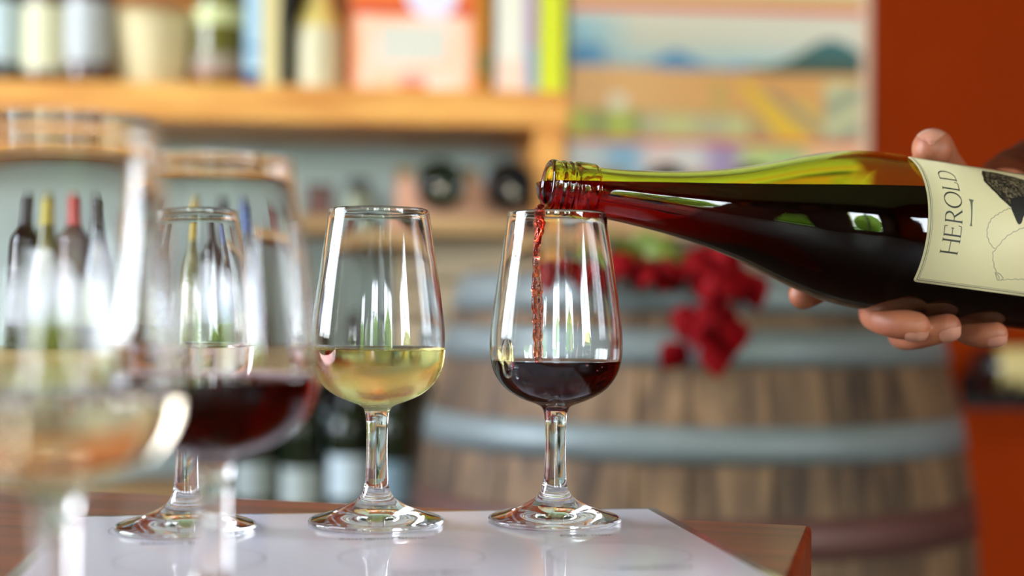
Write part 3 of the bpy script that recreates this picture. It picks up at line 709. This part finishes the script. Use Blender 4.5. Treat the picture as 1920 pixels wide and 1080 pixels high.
# ------------------------------------------------------------------ background bottles
M_DKGREEN = solid('dark_green_bottle_glass', srgb(20, 30, 16), rough=.08, coat=.5); M_BLKGLASS = solid('black_bottle_glass', srgb(10, 10, 13), rough=.07, coat=.5)
M_OLIVE = solid('olive_bottle_glass', srgb(96, 92, 20), rough=.1, coat=.5); M_BROWN = solid('brown_bottle_glass', srgb(70, 34, 12), rough=.1, coat=.5)
CACHE = {}
def cmat(c, rough=.55):
    k = ('c', c, rough)
    if k not in CACHE: CACHE[k] = solid('paint_%02x%02x%02x' % c, srgb(*c), rough=rough)
    return CACHE[k]
BORD = mm([(0, 12), (20, 7), (31, 1), (34, 0), (36.5, 2), (37.5, 8), (37.5, 14), (37.5, 100), (37.5, 178), (37.5, 185), (36.8, 196), (33.5, 207), (26, 217), (18.5, 226), (15.2, 236), (14.3, 250), (14, 270), (14, 283), (14.8, 284), (15, 290), (14.6, 295), (13.5, 297), (0, 297)])
BURG = mm([(0, 14), (20, 8), (33, 1), (36, 0), (39, 2.5), (40.2, 9), (40.5, 16), (40.5, 85), (40.5, 115), (40.2, 125), (38.5, 142), (34, 160), (27, 182), (20.5, 205), (16.4, 228), (14.6, 250), (14, 268), (14, 282), (14.9, 284), (15, 291), (13.5, 296), (0, 296)])
def prof_r(P, h):
    Q = sorted((b, a) for a, b in P if a > .005 and b > .009)
    for (h0, r0), (h1, r1) in zip(Q, Q[1:]):
        if h0 <= h <= h1: return r0+(r1-r0)*(h-h0)/max(h1-h0, 1e-9)
    return Q[-1][1]
def band(P, h0, h1, off, n=40, a0=0, a1=2*PI):
    V, Fc = [], []; hs = [h0+(h1-h0)*j/6 for j in range(7)]; full = a1-a0 > 6.2
    for j, h in enumerate(hs):
        for k in range(n+1): a = a0+(a1-a0)*k/n; r = prof_r(P, h)+off; V.append((r*math.cos(a), r*math.sin(a), h))
    for j in range(6):
        for k in range(n): a = j*(n+1)+k; Fc.append((a, a+1, a+n+2, a+n+1))
    b = len(V)
    V += [(x*(1-.0003/max(math.hypot(x, y), 1e-6)), y*(1-.0003/max(math.hypot(x, y), 1e-6)), z) for x, y, z in V]
    Fc += [tuple(reversed([b+i for i in f])) for f in Fc[:]]
    return mesh('band', V, Fc, True)
BM_CACHE = {}
def bottle(kind, gmat, loc, label, capsule=None, labels=(), rot=None, group='bottles on the shelves', cat='bottle', name='wine_bottle', scale=1):
    """labels: (h0, h1, colour, span degrees); front of the bottle faces -v"""
    Pf = BORD if kind == 'bord' else BURG
    r = empty(name, loc); tag(r, label, cat, group)
    r.rotation_euler = rot if rot else (0, 0, BETA)
    r.scale = (scale,)*3
    if (kind, gmat.name) not in BM_CACHE: BM_CACHE[(kind, gmat.name)] = lathe('glass_body', spline(Pf, 3), 40)
    link('glass_body', BM_CACHE[(kind, gmat.name)], gmat, r)
    if capsule: link('capsule', band(Pf, .232, .2955, .0006, 24), cmat(capsule, .35), r); link('capsule_top', lathe('capsule_top', [(0, .2982), (.0135, .2980), (.0150, .2950)][::-1], 24), cmat(capsule, .35), r)
    for h0, h1, c, sp_ in labels: link('label', band(Pf, h0, h1, .0009, 24, -PI/2-math.radians(sp_/2), -PI/2+math.radians(sp_/2)), cmat(c), r)
    return r

# ------------------------------------------------------------------ shelving unit
su = empty('shelving_unit'); su.matrix_world = MW
tag(su, 'honey coloured wooden shelving unit against the grey green back wall', 'shelf')
uL = -1.9; u_end = wp(1068, 200, 0)[0]
zb, zt = wp(700, 233, 0)[1], wp(700, 163, 0)[1]
SHT = zt
link('shelf_board', box_mesh('shelf_board', uL, u_end, 0, .30, zb, zt, .004), M_SHELF, su)
link('back_panel', box_mesh('back_panel', uL, u_end, .305, .335, zb, zb+.75), M_SHELFBACK, su)
link('shelf_board', box_mesh('shelf_board', uL, u_end, 0, .30, zb+.62, zb+.67, .004), M_SHELF, su)
p0, p1 = wp(1004, 260, 0)[0], wp(1060, 260, 0)[0]
link('post', box_mesh('post', p0, p1, .004, .05, 0, zb, .003), M_SHELF, su)
link('post', box_mesh('post', p0, p1, .25, .30, 0, zb, .003), M_SHELF, su)
pm = wp(548, 300, 0)[0]
link('post', box_mesh('post', uL, uL+.045, .004, .05, 0, zb, .003), M_SHELF, su)
mz = wp(850, 407, 0)[1]; MZ = mz
link('shelf_board', box_mesh('shelf_board', pm-.03, PU0-.01, -.012, .30, mz-.028, mz, .003), M_MIDWOOD, su)
LZ1 = .790; LZ2 = .490; LZ3 = .575
link('shelf_board', box_mesh('shelf_board', uL, p0, 0.03, .33, LZ1-.028, LZ1, .003), M_MIDWOOD, su)
link('shelf_board', box_mesh('shelf_board', uL, p0, -.02, .15, LZ2-.028, LZ2, .003), M_MIDWOOD, su)
link('shelf_board', box_mesh('shelf_board', uL, p0, .15, .33, LZ3-.028, LZ3, .003), M_MIDWOOD, su)

# bottles of the left bay, tops below the honey shelf
row1 = [(27, 'bord', M_BLKGLASS, (26, 28, 30), (216, 222, 226), 'black bottle with white label, leftmost of the bottles below the honey shelf'),
 (82, 'burg', M_OLIVE, (176, 160, 40), (206, 214, 216), 'olive bottle with gold capsule behind the nearest glass'),
 (150, 'bord', M_BROWN, (176, 52, 40), (214, 216, 216), 'brown bottle with a bright red capsule behind the nearest glass'),
 (212, 'burg', M_DKGREEN, (44, 44, 40), (196, 206, 160), 'dark green bottle with a dark capsule behind the bright window glint'),
 (345, 'burg', M_OLIVE, (190, 160, 50), (226, 214, 150), 'olive bottle with yellow capsule behind the rim of the rose glass'),
 (425, 'bord', M_BLKGLASS, (20, 20, 22), (190, 206, 226), 'black bottle with black capsule seen between the two foreground rims'),
 (488, 'burg', M_DKGREEN, (60, 90, 150), (90, 140, 200), 'dark bottle with blue capsule and blue label behind the red wine glass')]
for px, kd, gm, cap, lc, lb in row1:
    u, _ = wp(px, 345, .13); bottle(kd, gm, bw(u, .13, LZ1), lb, cap, ((.06, .125, tuple(int(q*.72) for q in lc), 110),))
# lower bay
row2 = [(398, (150, 160, 160)), (478, (158, 168, 168)), (566, (172, 182, 180)), (654, (196, 212, 220)), (738, (120, 146, 160))]
for i, (px, lc) in enumerate(row2):
    u, _ = wp(px, 900, .06)
    bottle('bord', M_DKGREEN, bw(u, .06, LZ2), ['dark green bottle with white label, leftmost of the low front row', 'dark green bottle with white label, second of the low front row', 'dark green bottle with greyish label, third of the low front row', 'dark green bottle with large pale blue label left of the white wine stem', 'dark green bottle with blue grey label right of the white wine stem'][i], (24, 26, 24), ((.07+.012*(i % 2), .150-.01*(i % 3), lc, 112),))
row3 = [(435, (150, 170, 180)), (525, (120, 140, 150)), (640, (176, 204, 216)), (742, (150, 184, 204))]
for i, (px, lc) in enumerate(row3):
    u, _ = wp(px, 800, .22)
    bottle('burg', M_BLKGLASS, bw(u, .22, LZ3), ['black bottle with grey label, leftmost on the raised back step', 'black bottle with dark grey label on the raised back step', 'black bottle with pale blue label below the white wine bowl', 'black bottle with blue label on the back step beside the barrel'][i], (40, 44, 50), ((.05, .125, lc, 150),))
# crate on the lower shelf
c0, c1 = wp(752, 560, .05)[0], wp(985, 560, .05)[0]
cr = empty('wine_crate', bw((c0+c1)/2, .05, LZ1), BETA); tag(cr, 'pale slatted wooden wine crate on the shelf behind the two sharp glasses', 'crate')
cw = (c1-c0)/2; ch = .205
M_CR = wood('pale_crate_wood', srgb(150, 134, 108), srgb(190, 174, 146), rough=.7, scale=(1.5, 14, 14), rnd=.3)
for k in range(3):
    z0 = k*ch/3+.003; z1 = (k+1)*ch/3-.003
    link('slat', box_mesh('slat', -cw, cw, 0, .012, z0, z1, .0015), M_CR, cr); link('slat', box_mesh('slat', -cw, cw, .22, .232, z0, z1, .0015), M_CR, cr)
for s in (-1, 1): link('end_panel', box_mesh('end_panel', s*(cw-.012)-.012 if s > 0 else -cw, cw if s > 0 else -cw+.024, .012, .22, 0, ch-.002, .0015), M_CR, cr)
link('bottom_panel', box_mesh('bottom_panel', -cw+.024, cw-.024, .012, .22, .0, .01), M_CR, cr)

# scalloped rack with bottles lying on the middle shelf
lie = [826, 955, 1094, 1250, 1412]
us = [wp(p, 345, 0)[0] for p in lie]; zc = wp(826, 346, 0)[1]
r0, r1 = wp(742, 380, 0)[0], us[-1]+.075
rk = empty('bottle_rack', bw((r0+r1)/2, 0, MZ), BETA); tag(rk, 'pinkish scalloped timber rack cradling the bottles that lie on the middle shelf', 'rack')
def scallop_board(v0, v1, peak):
    top = []; N = 220
    for i in range(N+1):
        u = r0+(r1-r0)*i/N; z = peak
        for q in us:
            d = abs(u-q)
            if d < .0408: z = min(z, zc - math.sqrt(max(0, .0408**2-d*d)))
        top.append((u-(r0+r1)/2, z-MZ))
    V = []; Fc = []
    for v in (v0, v1):
        V += [(u, v, z) for u, z in top] + [(u, v, 0) for u, z in top]
    n = N+1
    for i in range(N):
        Fc += [(i, n+i, n+i+1, i+1), (2*n+i, 2*n+i+1, 3*n+i+1, 3*n+i), (i, i+1, 2*n+i+1, 2*n+i), (n+i, 3*n+i, 3*n+i+1, n+i+1)]
    Fc += [(0, 2*n, 3*n, n), (n-1, 2*n-1, 4*n-1, 3*n-1)]
    return mesh('scalloped_board', V, Fc)
link('scalloped_board', scallop_board(.054, .076, zc+.012), M_PINKWOOD, rk)
link('scalloped_board', scallop_board(.13, .152, zc+.040), M_MIDWOOD, rk)
lbl = ['dark bottle lying base out on the rack, directly above the white wine glass', 'black bottle lying base out on the rack beside the pouring mouth', 'bottle lying on the rack hidden behind the neck of the poured bottle', 'black bottle lying on the rack below the centre of the landscape poster', 'black bottle lying on the rack nearest the orange wall']
for i, u in enumerate(us):
    if i == 2: continue
    bottle('burg', [M_DKGREEN, M_BLKGLASS, M_DKGREEN, M_BLKGLASS, M_BLKGLASS][i], bw(u, -.012, zc), lbl[i], (26, 26, 30), (), rot=(-PI/2, 0, BETA), group='bottles lying on the rack')
# small things on the middle shelf
u, _ = wp(600, 380, .08)
t = empty('spice_tin', bw(u, .08, MZ), BETA); tag(t, 'small dark red tin on the middle shelf left of the jar', 'tin')
link('tin_body', box_mesh('tin_body', -.021, .021, -.021, .021, 0, .047, .003), cmat((84, 38, 30), .4), t); link('tin_lid', box_mesh('tin_lid', -.0225, .0225, -.0225, .0225, .044, .055, .002), cmat((60, 30, 26), .35), t)
u, _ = wp(672, 380, .08)
t = empty('storage_jar', bw(u, .08, MZ), BETA); tag(t, 'small grey olive jar with a black lid on the middle shelf', 'jar')
link('jar_body', lathe('jar_body', spline(mm([(0, 0), (24, 0), (27, 3), (27.5, 20), (26, 36), (19, 44), (17, 46), (0, 46)]), 3), 32), cmat((120, 126, 104), .3), t)
link('lid', lathe('lid', mm([(0, 44), (19, 44), (20, 46), (20, 64), (18.5, 66), (0, 66)]), 32), cmat((28, 32, 34), .4), t)

# ------------------------------------------------------------------ things on the honey shelf
SV = .05
def uspan(x0, x1, v=SV): return wp(x0, 120, v)[0], wp(x1, 120, v)[0]
def shelf_bottle(px, kind, gm, lb, cap, labs, v=.06):
    u, _ = wp(px, 130, v); return bottle(kind, gm, bw(u, v, SHT), lb, cap, labs, group='bottles on the honey shelf')
shelf_bottle(4, 'bord', M_DKGREEN, 'dark bottle with a pale blue label at the left end of the honey shelf', (60, 80, 60), ((.012, .13, (196, 214, 224), 140),))
shelf_bottle(92, 'burg', M_BROWN, 'brown bottle with a tall cream label on the honey shelf', (120, 70, 20), ((.02, .125, (206, 202, 168), 150),))
shelf_bottle(168, 'bord', M_BROWN, 'brown bottle with a white label standing beside the cream pail on the honey shelf', (200, 160, 180), ((.012, .13, (178, 182, 186), 140),), v=.045)
pu, _ = wp(288, 120, .09)
pl_ = empty('cream_pail', bw(pu, .09, SHT), BETA); tag(pl_, 'tapered cream fabric pail on the honey shelf', 'pail')
link('pail_body', lathe('pail_body', mm([(0, 0), (54, 0), (56, 2), (62, 40), (68, 80), (73, 118), (74, 122), (72, 122), (66.5, 80), (60.5, 40), (54, 4), (0, 4)]), 48), solid('cream_canvas', srgb(222, 206, 166), rough=.8, var=.05, scale=60, bump=.3), pl_)
link('rim_band', lathe('rim_band', mm([(74.0, 112), (75.2, 112), (76, 121), (75, 122), (74.2, 121), (74.0, 112)]), 48), cmat((206, 186, 140), .8), pl_)
link('rope_handle', tube('rope_handle', [Vector((.073*math.cos(a), 0, .118+.05*math.sin(a))) for a in [PI*k/16 for k in range(17)]], .004, 8), cmat((214, 150, 60), .8), pl_)
shelf_bottle(412, 'burg', M_OLIVE, 'olive bottle with grey and red bands on the honey shelf beside the books', (196, 204, 150), ((.010, .022, (168, 48, 40), 170), (.024, .052, (150, 136, 120), 170), (.10, .128, (200, 206, 150), 150)))
def book(x0, x1, cov, label, bands=(), h=.24, d=.17, v=.03):
    u0, u1 = uspan(x0, x1, v); w_ = u1-u0-.0012
    b = empty('book', bw((u0+u1)/2, v, SHT), BETA); tag(b, label, 'book', 'books standing on the honey shelf')
    t_ = min(.003, w_*.2)
    link('spine', box_mesh('spine', -w_/2, w_/2, 0, .003, 0, h, .0012), cmat(cov), b)
    for s in (-1, 1):
        link('cover', box_mesh('cover', -w_/2 if s < 0 else w_/2-t_, -w_/2+t_ if s < 0 else w_/2, .003, d, 0, h), cmat(cov), b)
    link('pages', box_mesh('pages', -w_/2+t_, w_/2-t_, .003, d-.004, .004, h-.004), cmat((232, 226, 208), .8), b)
    for z0, z1, c in bands: link('printed_band', box_mesh('printed_band', -w_/2+.0004, w_/2-.0004, -.0005, .0008, z0, z1), cmat(c), b)
    return b
book(458, 490, (170, 206, 232), 'pale blue book with a navy foot on its spine', ((.002, .026, (44, 84, 140)), (.06, .068, (90, 140, 190))))
book(490, 523, (222, 206, 150), 'cream spined book beside the black one')
book(523, 541, (20, 20, 18), 'thin black book between the cream book and the stoneware bottle')
# stoneware bottle
u, _ = wp(596, 130, .075)
t = empty('stoneware_bottle', bw(u, .075, SHT), BETA); tag(t, 'wide cream stoneware bottle left of the orange carton', 'bottle')
link('bottle_body', lathe('bottle_body', spline(mm([(0, 0), (38, 0), (41, 3), (42, 20), (41.5, 80), (38, 105), (30, 125), (22, 140), (18, 160), (17, 200), (18.5, 204), (18.5, 214), (16, 216), (0, 216)]), 3), 48), cmat((212, 204, 172), .45), t)
link('stopper', lathe('stopper', mm([(0, 214), (13, 214), (15, 232), (13, 236), (0, 236)]), 32), cmat((170, 120, 60), .7), t)
link('neck_glaze', lathe('neck_glaze', [(.0388, .1046), (.0308, .1252), (.0228, .1402), (.0188, .160), (.0178, .199)], 48), cmat((222, 200, 120), .4), t)
u, _ = wp(556, 130, .19); bottle('bord', M_DKGREEN, bw(u, .19, SHT), 'dark green bottle half hidden behind the stoneware bottle', (150, 150, 50), ((.03, .12, (60, 96, 84), 150),), group='bottles on the honey shelf')
def grid_print(name, w, h, nx, nz, fn, parent, y, mat, thick=.0006):
    """flat print in the xz plane facing -y; fn(s, t) -> srgb, s right, t down, both 0..1"""
    V = [(-w/2+w*i/nx, y, h*(1-j/nz)) for j in range(nz+1) for i in range(nx+1)]
    Fc = [(j*(nx+1)+i, (j+1)*(nx+1)+i, (j+1)*(nx+1)+i+1, j*(nx+1)+i+1) for j in range(nz) for i in range(nx)]
    m = mesh(name, V, Fc); ca = m.color_attributes.new('print', 'FLOAT_COLOR', 'POINT')
    for j in range(nz+1):
        for i in range(nx+1): ca.data[j*(nx+1)+i].color = srgb(*fn(i/nx, j/nz))
    return link(name, m, mat, parent)
M_PRINT = painted('offset_print', .45)
def lerp(a, b, t): t = max(0, min(1, t)); return tuple(x+(y-x)*t for x, y in zip(a, b))
# orange carton
u0, u1 = uspan(657, 892, .04); cwid = u1-u0; chh = .26
t = empty('orange_carton', bw((u0+u1)/2, .04, SHT), BETA); tag(t, 'orange carton with a pale pink printed front and a grey panel', 'carton')
link('box_body', box_mesh('box_body', -cwid/2, cwid/2, 0, .075, 0, chh, .002), cmat((226, 110, 26)), t)
def carton_print(s, t_):
    y = (1-t_)*chh; x = (s-.5)*cwid         # metres
    if y > .125:
        d = math.hypot(x-.03, (y-.165)*1.0)
        return (222, 220, 250) if d < .045 else (206, 70, 14) if y < .15 else (232, 120, 30)
    if abs(x-.0) < .055 and .045 < y < .108: return (208, 208, 200)
    if abs(x) < .022 and y < .03: return (206, 84, 30) if y < .014 else (214, 170, 160)
    e = max(abs(x)-.085, 0)/.02
    base = lerp((246, 186, 150), (250, 214, 206), .5+.5*math.sin(x*40)*math.cos(y*50))
    return lerp(base, (232, 128, 70), e)
grid_print('front_print', cwid-.004, chh-.004, 60, 70, carton_print, t, -.0004, M_PRINT).location.z = .002
book(893, 916, (236, 160, 20), 'amber yellow slim book right of the orange carton', ((.03, .07, (170, 160, 90)),), v=.05)
book(916, 929, (64, 40, 22), 'dark brown slim book between the amber and the white one')
book(930, 985, (226, 224, 214), 'thick white book with a peach coloured lower spine', ((.0, .055, (238, 206, 190)),))
book(986, 1009, (170, 140, 180), 'slim mauve and blue book left of the lime one', ((.0, .075, (140, 160, 190)),))
book(1010, 1058, (204, 214, 10), 'bright lime yellow book at the end of the shelf')
book(1058, 1068, (40, 34, 14), 'thin black book at the right end of the shelf')

# ------------------------------------------------------------------ landscape poster on the wall
PV = WALL_V - .034
a0, a1 = wp(1066, 180, PV)[0], wp(1638, 180, PV)[0]; zb0, zt0 = wp(1352, 372, PV)[1], wp(1352, -60, PV)[1]; PW, PH = a1-a0, zt0-zb0
po = empty('landscape_poster', bw((a0+a1)/2, PV, zb0), BETA); tag(po, 'vineyard landscape poster with blue mountains and a yellow field track', 'poster')
link('backing', box_mesh('backing', -PW/2, PW/2, 0, .012, 0, PH, .001), cmat((226, 200, 180)), po)
def sm(a, b, x): t = max(0, min(1, (x-a)/(b-a))); return t*t*(3-2*t)
def poster(s, t_):
    X = 1066+572*s; Y = -60+432*t_
    if X > 1618: return (226, 196, 176)
    if Y < 8: return (214, 196, 140)
    if Y < 22: return (220, 50, 36)
    if Y < 262:
        yh = 128 + (X-1075)*.018
        if Y < yh:
            c = lerp((216, 214, 200), (170, 208, 222), sm(60, 125, Y)*.8)
            c = lerp(c, (150, 200, 222), (1-sm(1080, 1210, X))*sm(24, 50, Y))
            m1 = yh - 44*math.exp(-((X-1105)/60)**2) - 34*math.exp(-((X-1265)/46)**2) - 12*math.exp(-((X-1400)/70)**2)
            if Y > m1: c = lerp((64, 140, 200), (206, 210, 206), .75*math.exp(-((X-1160)/40)**2) + .15*math.sin(X*.2))
            m2 = yh - 14 - 40*math.exp(-((X-1555)/62)**2) if X > 1400 else yh
            m2 = yh - 8 - 60*math.exp(-((X-1560)/78)**2)
            if X > 1400 and Y > m2: c = lerp((24, 100, 108), (40, 72, 58), sm(80, 130, Y))
            return c
        c = lerp((236, 184, 120), (226, 164, 84), sm(1150, 1450, X))
        c = lerp(c, (190, 160, 104), sm(190, 240, Y))
        xr = 1385 + (Y-150)*1.0; wd = 6+(Y-145)*.28
        if Y > 150 and abs(X-xr) < wd: c = (240, 196, 20)
        elif Y > 155 and abs(X-(1345)) < 12 and Y < 220: c = (206, 176, 90)
        elif Y > 170 and abs(X-(xr+wd+24)) < 12+(Y-150)*.05: c = (172, 148, 108)
        elif Y > 185 and X > 1480 and abs(X-(1500+(Y-190)*.8)) < 14: c = (220, 190, 90)
        if X > 1545 and Y > 150: c = lerp((206, 206, 160), (150, 158, 130), .5+.5*math.sin(Y*.09+X*.05))
        if math.hypot(X-1155, (Y-196)*1.1) < 20: c = (232, 222, 196)
        elif Y > 212 and X < 1200: c = lerp((190, 206, 80), (150, 160, 100), .5+.5*math.sin(X*.08))
        elif Y > 214 and X < 1400: c = lerp((190, 184, 148), (206, 206, 140), .5+.5*math.sin(X*.05+1))
        return c
    if Y < 274: return (224, 84, 66)
    k = (X-1075)/560
    cols = [(206, 218, 226), (130, 180, 216), (226, 206, 206), (214, 214, 218), (160, 140, 190), (186, 208, 130), (170, 200, 130), (238, 200, 150), (240, 190, 150)]
    q = min(max(k*len(cols)-.5, 0), len(cols)-1.001); i = int(q); return lerp(cols[i], cols[min(i+1, len(cols)-1)], (q-i)*1.6-.3)
grid_print('landscape_print', PW-.004, PH-.004, 150, 120, poster, po, -.0006, M_PRINT).location.z = .002

# ------------------------------------------------------------------ bottle on a wall bracket by the orange wall
v_ = .18; u, z = wp(1838, 690, v_)
bt = bottle('bord', M_BLKGLASS, bw(u, v_, z), 'dark bottle with a cream label lying on a bracket at the orange wall', (30, 20, 20), ((.022, .12, (206, 190, 130), 200),), rot=(0, PI/2, BETA), group='bottles on wall brackets')
bt.rotation_euler = (Matrix.Rotation(BETA, 4, 'Z') @ Matrix.Rotation(PI/2, 4, 'Y') @ Matrix.Rotation(0, 4, 'Z')).to_euler()
br = empty('wall_bracket', bw(u, .30, z-.042), BETA); tag(br, 'black metal bracket on the orange wall holding a lying bottle', 'bracket')
M_IRON = solid('black_iron', srgb(24, 20, 18), rough=.5, metal=.6)
for du in (.035, .20):
    link('arm', box_mesh('arm', du-.005, du+.005, -.165, 0, -.009, -.0006 if du < .1 else -.0006, .001), M_IRON, br)
    link('stop', box_mesh('stop', du-.005, du+.005, -.171, -.163, -.009, .022, .001), M_IRON, br)
link('wall_plate', box_mesh('wall_plate', .01, .225, -.004, 0, -.04, .03, .001), M_IRON, br)
